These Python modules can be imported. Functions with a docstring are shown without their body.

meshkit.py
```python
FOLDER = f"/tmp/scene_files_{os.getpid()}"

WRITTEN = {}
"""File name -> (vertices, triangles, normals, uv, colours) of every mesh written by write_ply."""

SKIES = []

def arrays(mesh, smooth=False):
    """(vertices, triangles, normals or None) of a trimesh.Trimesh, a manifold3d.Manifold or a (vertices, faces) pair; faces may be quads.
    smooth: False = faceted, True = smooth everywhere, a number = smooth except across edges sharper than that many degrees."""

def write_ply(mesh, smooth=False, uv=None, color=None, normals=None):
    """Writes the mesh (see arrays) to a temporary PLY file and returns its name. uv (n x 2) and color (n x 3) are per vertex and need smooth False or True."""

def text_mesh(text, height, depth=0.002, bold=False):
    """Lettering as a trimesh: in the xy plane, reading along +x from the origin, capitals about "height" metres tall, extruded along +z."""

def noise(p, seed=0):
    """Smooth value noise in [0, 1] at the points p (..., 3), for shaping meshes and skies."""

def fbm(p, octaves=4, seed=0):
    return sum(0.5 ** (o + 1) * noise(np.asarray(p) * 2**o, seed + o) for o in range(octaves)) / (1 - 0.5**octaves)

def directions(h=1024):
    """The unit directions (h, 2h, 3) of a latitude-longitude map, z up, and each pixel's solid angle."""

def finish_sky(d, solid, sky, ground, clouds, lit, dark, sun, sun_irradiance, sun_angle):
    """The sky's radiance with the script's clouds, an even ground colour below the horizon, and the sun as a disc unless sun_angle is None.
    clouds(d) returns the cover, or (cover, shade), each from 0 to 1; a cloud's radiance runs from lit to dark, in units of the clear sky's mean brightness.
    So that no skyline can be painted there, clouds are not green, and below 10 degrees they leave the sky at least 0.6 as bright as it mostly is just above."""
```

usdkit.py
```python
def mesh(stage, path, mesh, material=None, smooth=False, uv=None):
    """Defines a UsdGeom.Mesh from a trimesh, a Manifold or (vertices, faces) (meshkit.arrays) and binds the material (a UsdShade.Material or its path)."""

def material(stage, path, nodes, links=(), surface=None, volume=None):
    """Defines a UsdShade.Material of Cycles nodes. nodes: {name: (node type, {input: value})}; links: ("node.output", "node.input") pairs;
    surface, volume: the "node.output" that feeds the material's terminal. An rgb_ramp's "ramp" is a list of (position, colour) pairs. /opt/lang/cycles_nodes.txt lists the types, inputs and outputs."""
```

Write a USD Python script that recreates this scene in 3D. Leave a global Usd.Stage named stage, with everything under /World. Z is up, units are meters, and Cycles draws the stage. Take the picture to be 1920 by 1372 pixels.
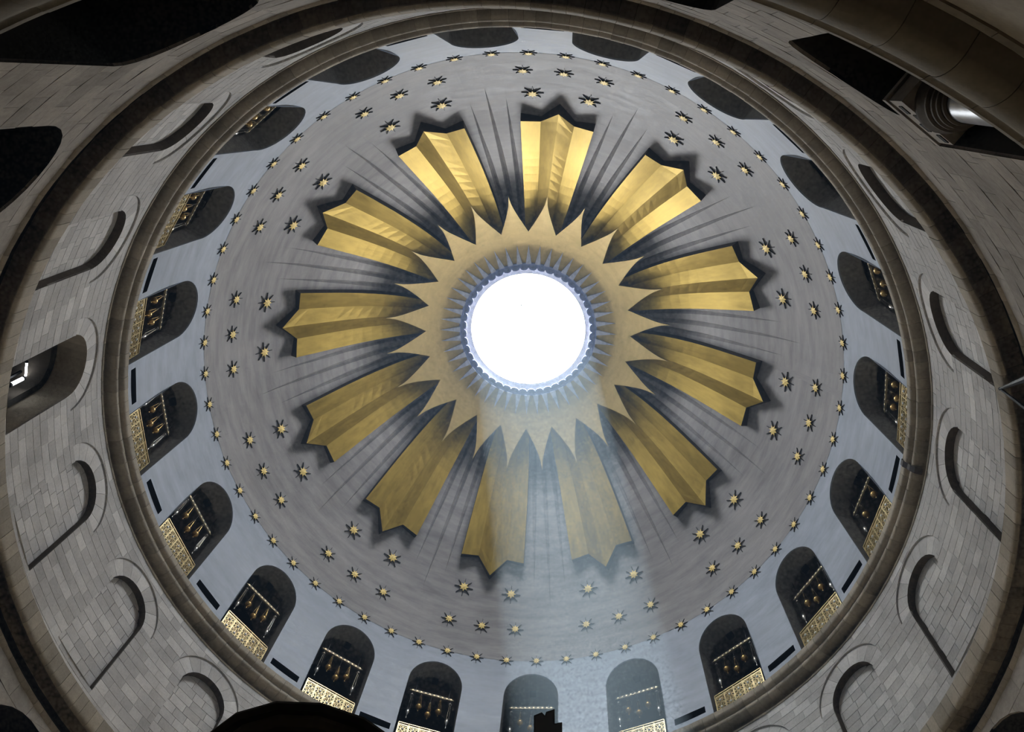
import math, random
import numpy as np
import trimesh
import shapely
from shapely.geometry import Polygon, box as sbox
from shapely.strtree import STRtree
from pxr import Usd, UsdGeom, UsdLux, UsdShade, Gf, Sdf, Vt
import usdkit

stage = Usd.Stage.CreateInMemory()
UsdGeom.SetStageUpAxis(stage, 'Z')
UsdGeom.Xform.Define(stage, '/World')
UsdGeom.Scope.Define(stage, '/World/Looks')
rng = random.Random(7)
ZC = 1.6                                   # eye height: all z below are measured from the eye, the floor is at -ZC

# ------------------------------------------------------------------ camera, sky, sun, daylight
def rotvec(v):
    a = np.linalg.norm(v); k = np.array(v) / a
    K = np.array([[0, -k[2], k[1]], [k[2], 0, -k[0]], [-k[1], k[0], 0]])
    return np.eye(3) + math.sin(a) * K + (1 - math.cos(a)) * K @ K
F = 1649.233                               # focal length in pixels of the 1920 x 1372 picture
EYE = np.array([-1.686, 8.766, 0.0])
CAMR = np.array([[-1, 0, 0], [0, 1, 0], [0, 0, -1.0]]).T @ rotvec([-0.310, 0.070, 0.0])
EXPOSURE = 0.12
cam = UsdGeom.Camera.Define(stage, '/World/camera')
m4 = np.eye(4); m4[:3, :3] = CAMR.T; m4[3, :3] = EYE + [0, 0, ZC]
cam.AddTransformOp().Set(Gf.Matrix4d(*m4.ravel().tolist()))
cam.CreateHorizontalApertureAttr(36.0); cam.CreateVerticalApertureAttr(36.0 * 1372 / 1920)
cam.CreateFocalLengthAttr(36.0 * F / 1920)
cam.CreateExposureAttr(EXPOSURE)

sky = UsdLux.DomeLight.Define(stage, '/World/sky_light')
sky.CreateColorAttr(Gf.Vec3f(0.55, 0.72, 1.0)); sky.CreateIntensityAttr(0.6)
SUN_AZ, SUN_EL, SUN_POWER = -112.0, 66.0, 36.0     # the way its light travels through the oculus
sun = UsdLux.DistantLight.Define(stage, '/World/sun_light')
sa, se = math.radians(SUN_AZ), math.radians(SUN_EL)
sd = np.array([math.cos(se) * math.cos(sa), math.cos(se) * math.sin(sa), -math.sin(se)])
zx = np.cross([0, 0, 1.0], -sd); zx /= np.linalg.norm(zx); zy = np.cross(-sd, zx)
sm = np.eye(4); sm[0, :3], sm[1, :3], sm[2, :3] = zx, zy, -sd
sun.AddTransformOp().Set(Gf.Matrix4d(*sm.ravel().tolist()))
sun.CreateIntensityAttr(SUN_POWER); sun.CreateAngleAttr(1.2); sun.CreateNormalizeAttr(True); sun.CreateColorAttr(Gf.Vec3f(1.0, 0.9, 0.74))
PANE_STRENGTH, PANE_COLOR = 27.0, (0.92, 0.96, 1.0)  # daylight on the frosted skylight over the oculus
HAZE = 0.0042

# ------------------------------------------------------------------ scene helpers
used = {}
def numbered(parent, name):
    k = (parent, name); n = used.get(k, 0); used[k] = n + 1
    return name if n == 0 else '%s_%03d' % (name, n)

def path_of(parent):
    return '/World' if parent is None else str(parent.GetPath())

def tag(p, label=None, cat=None, group=None, kind=None):
    for k, v in (('label', label), ('category', cat), ('group', group), ('kind', kind)):
        if v is not None: p.SetCustomDataByKey(k, v)
    return p

def setm(x, M):
    x.AddTransformOp().Set(Gf.Matrix4d(*np.asarray(M, float).T.ravel().tolist()))

def thing(name, label=None, cat=None, M=None, group=None, kind=None, parent=None):
    pp = path_of(parent)
    x = UsdGeom.Xform.Define(stage, pp + '/' + numbered(pp, name))
    if M is not None: setm(x, M)
    return tag(x.GetPrim(), label, cat, group, kind)

def obj(name, mesh, material, parent=None, smooth=False, uv=None, label=None, kind=None):
    pp = path_of(parent)
    m = usdkit.mesh(stage, pp + '/' + numbered(pp, name), mesh, material, smooth=smooth, uv=uv)
    return tag(m.GetPrim(), label=label, kind=kind)

def dup(src, M, label, group=None):
    name = src.GetName()
    x = UsdGeom.Xform.Define(stage, '/World/' + numbered('/World', name))
    p = x.GetPrim()
    cd = src.GetCustomData()
    p.GetReferences().AddInternalReference(src.GetPath()); p.SetInstanceable(True)
    x.ClearXformOpOrder()
    op = x.MakeMatrixXform(); op.Set(Gf.Matrix4d(*np.asarray(M, float).T.ravel().tolist()))
    return tag(p, label, cd['category'], group or cd.get('group'))

class MB:
    """collects triangles"""
    def __init__(self): self.v, self.f, self.n = [], [], 0
    def add(self, v, f):
        v = np.asarray(v, float); f = np.asarray(f, int)
        if f.shape[1] == 4: f = np.vstack([f[:, [0, 1, 2]], f[:, [0, 2, 3]]])
        self.v.append(v); self.f.append(f + self.n); self.n += len(v); return self
    def tm(self, t): return self.add(t.vertices, t.faces)
    def get(self): return np.vstack(self.v), np.vstack(self.f)
    def merged(self):
        v, f = self.get(); t = trimesh.Trimesh(v, f, process=False); t.merge_vertices(digits_vertex=5)
        t.update_faces(t.nondegenerate_faces()); return t

def grid(P):
    """(n, m, 3) points -> quads"""
    n, m = P.shape[:2]; i = np.arange(n * m).reshape(n, m)
    return P.reshape(-1, 3), np.stack([i[:-1, :-1], i[1:, :-1], i[1:, 1:], i[:-1, 1:]], -1).reshape(-1, 4)

def boxm(lo, hi):
    t = trimesh.creation.box(bounds=[lo, hi]); return t
def tube(a, b, r, n=8, r2=None):
    a, b = np.asarray(a, float), np.asarray(b, float); d = b - a; L = np.linalg.norm(d)
    if r2 is None:
        t = trimesh.creation.cylinder(radius=r, height=L, sections=n)
        t.apply_translation([0, 0, L / 2])
    else:
        ang = np.arange(n) * 2 * np.pi / n
        c = np.c_[np.cos(ang), np.sin(ang)]
        v = np.vstack([np.c_[c * r, np.zeros(n)], np.c_[c * r2, np.full(n, L)]])
        i = np.arange(n); j = (i + 1) % n
        f = np.vstack([np.c_[i, j, j + n], np.c_[i, j + n, i + n]])
        t = trimesh.Trimesh(v, f, process=False)
    t.apply_transform(trimesh.geometry.align_vectors([0, 0, 1], d / L)); t.apply_translation(a); return t
def lathe(prof, n=16):
    return trimesh.creation.revolve(np.asarray(prof, float), sections=n)

D2R = math.pi / 180
ZD, RD = 22.07, 10.0                        # centre height and radius of the dome
def cyl(th, r, z):
    th = np.asarray(th, float) * D2R; r = np.asarray(r, float); z = np.asarray(z, float)
    th, r, z = np.broadcast_arrays(th, r, z)
    return np.stack([r * np.cos(th), r * np.sin(th), z + ZC], -1)
def sph(th, el, R=RD):
    el = np.asarray(el, float) * D2R; R = np.asarray(R, float)
    return cyl(th, R * np.cos(el), ZD + R * np.sin(el))
def px(P):
    d = (np.asarray(P, float) - [0, 0, ZC] - EYE) @ CAMR
    return np.stack([960 + F * d[..., 0] / -d[..., 2], 686 - F * d[..., 1] / -d[..., 2]], -1), -d[..., 2]
OC = np.array([991.0, 618.0])
def clock(P, prec=1):
    q = px(P)[0] - OC
    a = (math.degrees(math.atan2(q[0], -q[1])) % 360) * 2      # minutes of the 12 h face
    a = int(round(a / prec) * prec) % 720
    W_ = 'zero one two three four five six seven eight nine ten eleven twelve thirteen fourteen fifteen sixteen seventeen eighteen nineteen'.split()
    h, m = (a // 60) or 12, a % 60
    if m == 0: return W_[h] + ' exactly'
    if m < 10: return W_[h] + ' oh ' + W_[m]
    if m < 20: return W_[h] + ' ' + W_[m]
    return W_[h] + ' ' + ['twenty', 'thirty', 'forty', 'fifty'][m // 10 - 2] + ('-' + W_[m % 10] if m % 10 else '')
def ordinal(n): return ['first', 'second', 'third', 'fourth', 'fifth', 'sixth', 'seventh'][n]
def frame(th, P, inward=True):
    """local x = tangent (growing theta), y = outward, z = up"""
    t = th * D2R
    M = np.eye(4); M[:3, 0] = [-math.sin(t), math.cos(t), 0]; M[:3, 1] = [math.cos(t), math.sin(t), 0]; M[:3, 2] = [0, 0, 1]
    # right handed: x cross y must be z
    M[:3, 0] = -M[:3, 0]
    M[:3, 3] = P; return M

# ------------------------------------------------------------------ materials
LK = '/World/Looks/'
def mat(name, *a, **k): return usdkit.material(stage, LK + name, *a, **k)

def stone(name, c_dark, c_light, vary=0.25, scale=1.3, rough=0.85, bump=0.25, fine=18.0):
    return mat(name, {
        'g': ('geometry', {}), 'oi': ('object_info', {}),
        'n1': ('noise_texture', {'scale': scale, 'detail': 6.0, 'roughness': 0.62}),
        'n2': ('noise_texture', {'scale': fine, 'detail': 5.0, 'roughness': 0.6}),
        'n3': ('noise_texture', {'scale': 0.45, 'detail': 3.0}),
        'mx': ('mix_float', {'fac': 0.4}), 'mx2': ('mix_float', {'fac': 0.35}),
        'r': ('rgb_ramp', {'ramp': [(0.0, c_dark), (0.3, c_dark), (0.68, c_light), (1.0, c_light)]}),
        'add': ('math', {'math_type': 'add'}), 'fr': ('math', {'math_type': 'fraction'}),
        'mr': ('map_range', {'from_min': 0.0, 'from_max': 1.0, 'to_min': 1.0 - vary, 'to_max': 1.0 + vary * 0.6}),
        'cc': ('combine_color', {}),
        'mul': ('mix_color', {'blend_type': 'multiply', 'fac': 1.0, 'use_clamp': False}),
        'b': ('bump', {'strength': bump, 'distance': 0.03}),
        'p': ('principled_bsdf', {'roughness': rough, 'specular_ior_level': 0.25})},
        [('g.position', 'n1.vector'), ('g.position', 'n2.vector'), ('g.position', 'n3.vector'),
         ('n1.fac', 'mx.a'), ('n2.fac', 'mx.b'), ('mx.result', 'mx2.a'), ('n3.fac', 'mx2.b'), ('mx2.result', 'r.fac'),
         ('oi.random', 'add.value1'), ('g.random_per_island', 'add.value2'), ('add.value', 'fr.value1'), ('fr.value', 'mr.value'),
         ('mr.result', 'cc.r'), ('mr.result', 'cc.g'), ('mr.result', 'cc.b'),
         ('r.color', 'mul.a'), ('cc.color', 'mul.b'), ('mul.result', 'p.base_color'),
         ('mx.result', 'b.height'), ('b.normal', 'p.normal')], surface='p.BSDF')

def paint(name, c_dark, c_light, stretch=(1, 1, 1), scale=2.0, rough=0.55, metallic=0.0, bump=0.08, spec=0.4, rv=0.0, lo=0.3, hi=0.7):
    """brushed paint or leaf: streaks follow the st coordinates (metres round the dome, metres up it)"""
    return mat(name, {
        'a': ('attribute', {'attribute': 'st'}),
        'm': ('mapping', {'mapping_type': 'point', 'scale': stretch}),
        'n': ('noise_texture', {'scale': scale, 'detail': 7.0, 'roughness': 0.65}),
        'n2': ('noise_texture', {'scale': 0.35, 'detail': 3.0}),
        'mx': ('mix_float', {'fac': 0.3}),
        'r': ('rgb_ramp', {'ramp': [(0.0, c_dark), (lo, c_dark), (hi, c_light), (1.0, c_light)]}),
        'mr': ('map_range', {'from_min': 0.3, 'from_max': 0.7, 'to_min': rough - rv, 'to_max': rough + rv}),
        'b': ('bump', {'strength': bump, 'distance': 0.02}),
        'p': ('principled_bsdf', {'metallic': metallic, 'specular_ior_level': spec})},
        [('a.vector', 'm.vector'), ('m.vector', 'n.vector'), ('a.vector', 'n2.vector'),
         ('n.fac', 'mx.a'), ('n2.fac', 'mx.b'), ('mx.result', 'r.fac'), ('r.color', 'p.base_color'),
         ('n.fac', 'mr.value'), ('mr.result', 'p.roughness'), ('n.fac', 'b.height'), ('b.normal', 'p.normal')], surface='p.BSDF')

def plain(name, color, rough=0.5, metallic=0.0, var=0.15, scale=9.0, spec=0.5):
    dark = tuple(c * (1 - var) for c in color); light = tuple(min(1, c * (1 + var)) for c in color)
    return mat(name, {
        'g': ('texture_coordinate', {}),
        'n': ('noise_texture', {'scale': scale, 'detail': 4.0}),
        'r': ('rgb_ramp', {'ramp': [(0.3, dark), (0.7, light)]}),
        'p': ('principled_bsdf', {'roughness': rough, 'metallic': metallic, 'specular_ior_level': spec})},
        [('g.object', 'n.vector'), ('n.fac', 'r.fac'), ('r.color', 'p.base_color')], surface='p.BSDF')

M_STONE = stone('drum_limestone', (0.42, 0.40, 0.38), (0.82, 0.79, 0.75), vary=0.20)
M_MORTAR = stone('lime_mortar', (0.60, 0.57, 0.53), (0.80, 0.77, 0.73), vary=0.0)
M_CORN = stone('brown_limestone', (0.27, 0.23, 0.175), (0.52, 0.455, 0.36), vary=0.22, scale=2.2)
M_CORN3 = stone('dark_brown_limestone', (0.15, 0.127, 0.096), (0.32, 0.278, 0.215), vary=0.12, scale=2.2)  # darker brown stone of the balcony cornice
M_GAP = stone('dark_joint', (0.08, 0.06, 0.042), (0.15, 0.115, 0.08), vary=0.0)
M_GAL = stone('weathered_limestone', (0.20, 0.175, 0.145), (0.52, 0.47, 0.41), vary=0.16, scale=1.1, bump=0.6, fine=9.0)
M_DARKSTONE = stone('shade_dark_stone', (0.025, 0.022, 0.019), (0.06, 0.054, 0.046), vary=0.1)  # near-black tone stands in for the unlit depth behind the openings
M_SHADEBROWN = stone('shade_brown_reveal', (0.075, 0.062, 0.05), (0.15, 0.125, 0.10), vary=0.1)  # shade of the reveals and the capital put into the stone colour
M_FLOOR = stone('floor_slabs', (0.10, 0.09, 0.075), (0.18, 0.16, 0.135), vary=0.1)
M_DOME = paint('dome_grey_paint', (0.225, 0.212, 0.208), (0.41, 0.392, 0.383), stretch=(0.5, 2.2, 1), scale=1.6, rough=0.55, bump=0.05, spec=0.3, rv=0.08, lo=0.34, hi=0.66)
M_BAND = paint('dome_foot_pale_blue', (0.27, 0.305, 0.36), (0.47, 0.52, 0.60), stretch=(0.6, 2.0, 1), scale=1.5, rough=0.5, bump=0.10, rv=0.1)  # foot below the star row coloured bluer than the vault
M_GOLD = paint('gold_leaf', (0.285, 0.19, 0.034), (0.49, 0.345, 0.08), stretch=(2.2, 0.45, 1), scale=3.0, rough=0.48, metallic=0.7, bump=0.015, rv=0.06)
M_SUNGOLD = paint('pale_gold_leaf', (0.60, 0.44, 0.185), (0.76, 0.585, 0.28), stretch=(0.5, 2.0, 1), scale=3.0, rough=0.5, metallic=0.6, bump=0.05, rv=0.06)
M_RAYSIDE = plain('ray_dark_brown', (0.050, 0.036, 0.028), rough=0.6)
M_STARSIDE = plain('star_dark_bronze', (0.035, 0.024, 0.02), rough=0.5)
M_STARGOLD = plain('star_gold', (0.90, 0.66, 0.22), rough=0.5, metallic=0.1)
M_WHITE = plain('crown_glow_tinted_plaster', (0.72, 0.75, 0.87), rough=0.6)  # blue sky glow round the oculus mixed into the plaster colour
M_RIM = plain('oculus_rim_glow_tinted_plaster', (0.38, 0.44, 0.68), rough=0.6)  # rim and lobes carry the sky glow as a deeper blue tint
M_LOBE = plain('oculus_white_plaster', (0.80, 0.78, 0.76), rough=0.6)
M_CHAMBER = plain('bay_dark_plaster', (0.36, 0.335, 0.305), rough=0.8, scale=1.5, var=0.05)
M_EDGE = plain('arch_edge_paint', (0.30, 0.29, 0.275), rough=0.6)
M_SLOT = plain('slot_black', (0.012, 0.012, 0.014), rough=0.9)
M_BRASS = plain('lamp_brass', (0.62, 0.42, 0.17), rough=0.32, metallic=0.9)
M_SILVER = plain('lamp_silver', (0.7, 0.68, 0.64), rough=0.25, metallic=0.9)
M_GRILLE = plain('grille_gilding', (0.50, 0.40, 0.21), rough=0.38, metallic=0.75)
M_BOSS = plain('grille_boss_silver', (0.80, 0.79, 0.77), rough=0.4, metallic=0.2)
M_RAIL = plain('rail_gilding', (0.60, 0.50, 0.32), rough=0.45, metallic=0.5)
M_BLACK = plain('black_metal', (0.012, 0.012, 0.013), rough=0.55)
M_MARBLE = plain('polished_marble', (0.26, 0.26, 0.28), rough=0.36, spec=0.6, scale=2.5, var=0.3)
M_SHRINE = plain('dark_shrine_stone', (0.035, 0.032, 0.028), rough=0.7)
M_TUBE = mat('tube_light', {'e': ('emission', {'color': (0.9, 0.95, 1.0), 'strength': 6.0})}, surface='e.emission')
M_PANE = mat('skylight_frosted_pane', {
    't': ('transparent_bsdf', {'color': (0.92, 0.94, 0.96)}),
    'e': ('emission', {'color': PANE_COLOR, 'strength': PANE_STRENGTH}),
    'a': ('add_closure', {})}, [('t.BSDF', 'a.closure1'), ('e.emission', 'a.closure2')], surface='a.closure')
M_HAZE = mat('incense_haze', {'v': ('principled_volume', {'color': (0.50, 0.72, 1.0), 'density': HAZE, 'anisotropy': 0.2})}, volume='v.volume')

# ------------------------------------------------------------------ masonry on a cylinder
RW = 10.35                                 # inner face of the drum and gallery walls
def arch_poly(c, hw, z0, spring, R=RW, n=14, rise=None):
    """arched opening in (metres round the wall, height); c and hw: degrees, metres"""
    u = c * D2R * R; a = np.linspace(0, math.pi, n)
    rise = hw if rise is None else rise
    return Polygon([(u - hw, z0)] + [(u - hw * math.cos(x), spring + rise * math.sin(x)) for x in a] + [(u + hw, z0)])

def split_wrap(polys, R):
    L = 2 * math.pi * R; out = []
    for p in polys:
        for k in (-1, 0, 1):
            q = shapely.affinity.translate(p, k * L, 0)
            if q.intersects(sbox(0, -100, L, 100)): out.append(q)
    return out

def bend(uv, d, R):
    uv = np.asarray(uv, float)
    return cyl(uv[:, 0] / R / D2R, R + d, uv[:, 1])

def tri2(poly):
    v, f = trimesh.creation.triangulate_polygon(poly, engine='earcut'); return np.asarray(v), np.asarray(f)

def block(poly, R, d0, d1, ch=0.004):
    """one dressed stone: front face at depth d0 behind the wall line, chamfered, sides to d1"""
    poly = shapely.geometry.polygon.orient(poly)
    c = np.array(poly.exterior.coords)[:-1]
    inner = poly.buffer(-ch, join_style=2)
    n = len(c)
    mb = MB()
    ok = inner.geom_type == 'Polygon' and not inner.is_empty and len(inner.exterior.coords) - 1 == n and not inner.interiors
    if ok:
        ci = np.array(shapely.geometry.polygon.orient(inner).exterior.coords)[:-1]
        k = int(np.argmin(((ci - c[0]) ** 2).sum(1))); ci = np.roll(ci, -k, 0)
    else: ci = c
    if n == 4: f = np.array([[0, 1, 2], [0, 2, 3]]); front = ci
    else:
        front, f = tri2(Polygon(ci))
    nf = len(front)
    mb.add(bend(front, d0, R), f[:, ::-1])
    i = np.arange(n); j = (i + 1) % n
    A = bend(ci, d0, R); B = bend(c, d0 + ch, R); C = bend(c, d1, R)
    if ok: mb.add(np.vstack([A, B]), np.c_[j, i, i + n, j + n])
    mb.add(np.vstack([B if ok else A, C]), np.c_[j, i, i + n, j + n])
    return mb.get()

def masonry(R, z0, z1, course, lens, holes, clip=None, joint=0.012, jit=0.006, depth=0.05, seed=1, u_range=None):
    """list of (centre, mesh) of stones; holes are cut away"""
    r = random.Random(seed); L = 2 * math.pi * R
    holes = split_wrap(holes, R) if clip is None else []
    tree = STRtree(holes) if holes else None
    out = []; n = max(1, round((z1 - z0) / course)); h = (z1 - z0) / n
    u0, u1 = u_range or (0, L)
    for i in range(n):
        za, zb = z0 + i * h, z0 + (i + 1) * h
        u = u0 + (0 if u_range is None else -r.uniform(0, lens[1]))
        off = r.uniform(0, lens[1])
        start = u
        while u < u1 - 1e-6:
            w = r.uniform(*lens)
            if u + w > u1 - lens[0] * 0.6: w = u1 - u if u_range is None else w
            s = sbox(u + off + joint / 2, za + joint / 2, u + w + off - joint / 2, zb - joint / 2)
            u += w
            if clip is not None: s = s.intersection(clip)
            elif tree is not None:
                for k in tree.query(s): s = s.difference(holes[int(k)])
            for g in getattr(s, 'geoms', [s]):
                if g.geom_type != 'Polygon' or g.area < 0.006: continue
                g = g.simplify(0.004)
                if not g.is_valid or g.is_empty: continue
                cc = g.centroid
                out.append(((cc.x, cc.y, g.area), block(g, R, r.uniform(-jit, jit), depth)))
    return out

def face_wall(R, z0, z1, holes, d=0.03, du=0.35, dz=0.7, rz=None, uvs=False):
    """the bed behind the stones: a cylinder with the holes cut; rz(z) gives another radius profile"""
    L = 2 * math.pi * R; hs = split_wrap(holes, R); tree = STRtree(hs) if hs else None
    nu, nz = int(round(L / du)), max(1, int(round((z1 - z0) / dz)))
    V, Fc, UV, n = [], [], [], 0
    for a in range(nu):
        for b in range(nz):
            s = sbox(a * L / nu, z0 + b * (z1 - z0) / nz, (a + 1) * L / nu, z0 + (b + 1) * (z1 - z0) / nz)
            hit = [int(k) for k in tree.query(s)] if tree else []
            hit = [k for k in hit if hs[k].intersects(s)]
            if hit:
                for k in hit: s = s.difference(hs[k])
            for g in getattr(s, 'geoms', [s]):
                if g.geom_type != 'Polygon' or g.area < 1e-5: continue
                if not hit:
                    v = np.array(g.exterior.coords)[:-1]; f = np.array([[0, 1, 2], [0, 2, 3]])
                    if not shapely.geometry.polygon.orient(g).equals_exact(g, 0): v = v[::-1]
                else: v, f = tri2(shapely.geometry.polygon.orient(g))
                rr = (R + d) if rz is None else rz(v[:, 1])
                V.append(cyl(v[:, 0] / R / D2R, rr, v[:, 1])); Fc.append(f + n); UV.append(v); n += len(v)
    V, Fc, UV = np.vstack(V), np.vstack(Fc), np.vstack(UV)
    # faces look to the axis
    c = V[Fc].mean(1); nrm = np.cross(V[Fc[:, 1]] - V[Fc[:, 0]], V[Fc[:, 2]] - V[Fc[:, 0]])
    bad = (nrm[:, :2] * c[:, :2]).sum(1) > 0
    Fc[bad] = Fc[bad][:, ::-1]
    key = np.round(np.c_[V, UV], 4); _, first, inv = np.unique(key, axis=0, return_index=True, return_inverse=True)
    return V[first], inv.ravel()[Fc], UV[first]

def reveal(poly, R, d0, d1, rfront=None, skip_bottom=False):
    """the cheeks of an opening from depth d0 to d1"""
    c = np.array(shapely.geometry.polygon.orient(poly).exterior.coords)
    P = np.stack([bend(c, d0, R), bend(c, d1, R)], 1)
    return grid(P)

def lay(stones, parent, R, material, limit=300, name='stone', rest='stone_rest'):
    """the stones that show largest as parts, the rest as one"""
    def size(s):
        (u, z, a), _ = s
        P = cyl(u / R / D2R, R, z); q, dep = px(P)
        if dep < 1 or not (-30 < q[0] < 1950 and -30 < q[1] < 1402): return 0
        nrm = -np.array([P[0], P[1], 0]) / math.hypot(P[0], P[1]); vd = (EYE + [0, 0, ZC]) - P
        cs = nrm @ vd / np.linalg.norm(vd)
        return max(cs, 0) * a / dep ** 2
    o = sorted(stones, key=size, reverse=True)
    for s in o[:limit]: obj(name, s[1], material, parent)
    if o[limit:]:
        mb = MB()
        for s in o[limit:]: mb.add(*s[1])
        obj(rest, mb.get(), material, parent, kind='stuff')

# ------------------------------------------------------------------ floor and ground wall (below the picture, they carry the light)
a = np.linspace(0, 2 * math.pi, 97)
P = np.stack([np.stack([r * np.cos(a), r * np.sin(a), np.zeros_like(a)], -1) for r in (0.001, 4, 8, 13.2)], 0)
tag(obj('floor', grid(P), M_FLOOR), 'grey stone paving of the round church floor', kind='structure')
ground_holes = [arch_poly(18 + 36 * k, 1.7, -ZC, 3.6) for k in range(10)]
wg = thing('wall_ground', 'stone wall of the ground storey below the balcony cornice, top right corner', kind='structure')
v, f, _ = face_wall(RW, -ZC, 7.5, ground_holes, d=0.0, dz=1.0)
obj('wall_face', (v, f), M_CORN, wg)
mb = MB()
for h in ground_holes: mb.add(*reveal(h, RW, 0, 1.0))
obj('arch_reveal', mb.get(), M_GAL, wg)
P = np.stack([cyl(np.linspace(0, 360, 73), 13.2, z) for z in (-ZC, 7.4)], 0)
obj('aisle_wall', grid(P), M_DARKSTONE, wg)

# ------------------------------------------------------------------ gallery storey
GAL = [(46.3, 1.18, 8.3, 13.2, 1.18), (67.8, 1.18, 8.3, 13.0, 1.0), (87.5, 1.15, 8.3, 13.1, 1.1), (105.0, 0.95, 8.3, 13.1, 0.95),
       (198.8, 1.22, 8.3, 13.45, 1.22), (337.2, 1.22, 8.3, 13.4, 1.22),
       (162.0, 1.15, 8.3, 12.8, 1.15), (180.5, 1.15, 8.3, 13.2, 1.15), (218.5, 1.15, 8.3, 13.3, 1.15),
       (238, 1.2, 8.3, 13.3, 1.2), (256, 1.2, 8.3, 13.3, 1.2), (274, 1.2, 8.3, 13.3, 1.2), (292, 1.2, 8.3, 13.3, 1.2), (316, 1.2, 8.3, 13.3, 1.2),
       (355, 1.1, 8.3, 12.9, 1.1), (12, 1.1, 8.3, 12.6, 1.1), (28, 1.1, 8.3, 12.8, 1.1)]
gal_holes = [arch_poly(c, hw, z0, sp, rise=ri) for c, hw, z0, sp, ri in GAL]
def uz(th, z): return (th * D2R * RW, z)
col_open = Polygon([uz(116.2, 8.3), uz(116.2, 12.95)] + [uz(121.5 - 5.3 * math.cos(x), 12.95 + 0.62 * math.sin(x)) for x in np.linspace(0, math.pi, 12)[1:]] + [uz(130.3, 13.0), uz(130.3, 8.3)])
gal_holes.append(col_open)
wgal = thing('wall_gallery', 'weathered stone wall of the gallery storey with dark arched openings, round the picture corners', kind='structure')
v, f, _ = face_wall(RW, 7.4, 14.88, gal_holes, d=0.014)
obj('mortar_bed', (v, f), M_MORTAR, wgal)
lay(masonry(RW, 8.3, 14.88, 0.42, (0.55, 1.05), gal_holes, seed=3, jit=0.0015, joint=0.005), wgal, RW, M_GAL, limit=220)
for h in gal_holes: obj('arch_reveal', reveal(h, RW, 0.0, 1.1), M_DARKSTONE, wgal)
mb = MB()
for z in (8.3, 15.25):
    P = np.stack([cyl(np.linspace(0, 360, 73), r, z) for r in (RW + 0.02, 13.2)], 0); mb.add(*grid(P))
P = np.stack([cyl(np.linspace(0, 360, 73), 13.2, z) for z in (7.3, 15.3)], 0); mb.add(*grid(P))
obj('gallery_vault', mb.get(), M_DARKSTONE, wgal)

# ------------------------------------------------------------------ drum with blind niches
NICHE = [14.6 + 18 * k for k in range(20)]
NHW, NZ0, NSP = 0.765, 16.38, 18.78
AR = 1.17                                   # outer radius of the shallow archivolt
drum_holes = [arch_poly(c, NHW, NZ0, NSP) for c in NICHE]
def archivolt_poly(c):
    u = c * D2R * RW; a = np.linspace(0, math.pi, 19)
    return Polygon([(u - AR * math.cos(x), NSP + 0.1 + AR * math.sin(x)) for x in a])
arch_bands = [archivolt_poly(c) for c in NICHE]
all_holes = [shapely.union(a_, b_) for a_, b_ in zip(drum_holes, arch_bands)]
wd = thing('wall_drum', 'pale grey ashlar wall of the drum between the two round cornices', kind='structure')
v, f, _ = face_wall(RW, 15.72, 20.36, all_holes, d=0.008)
obj('mortar_bed', (v, f), M_MORTAR, wd)
lay(masonry(RW, 15.7, 20.36, 0.275, (0.32, 0.60), all_holes, seed=5, joint=0.008, jit=0.002, depth=0.05), wd, RW, M_STONE, limit=300)
RN = RW + 0.21
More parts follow.
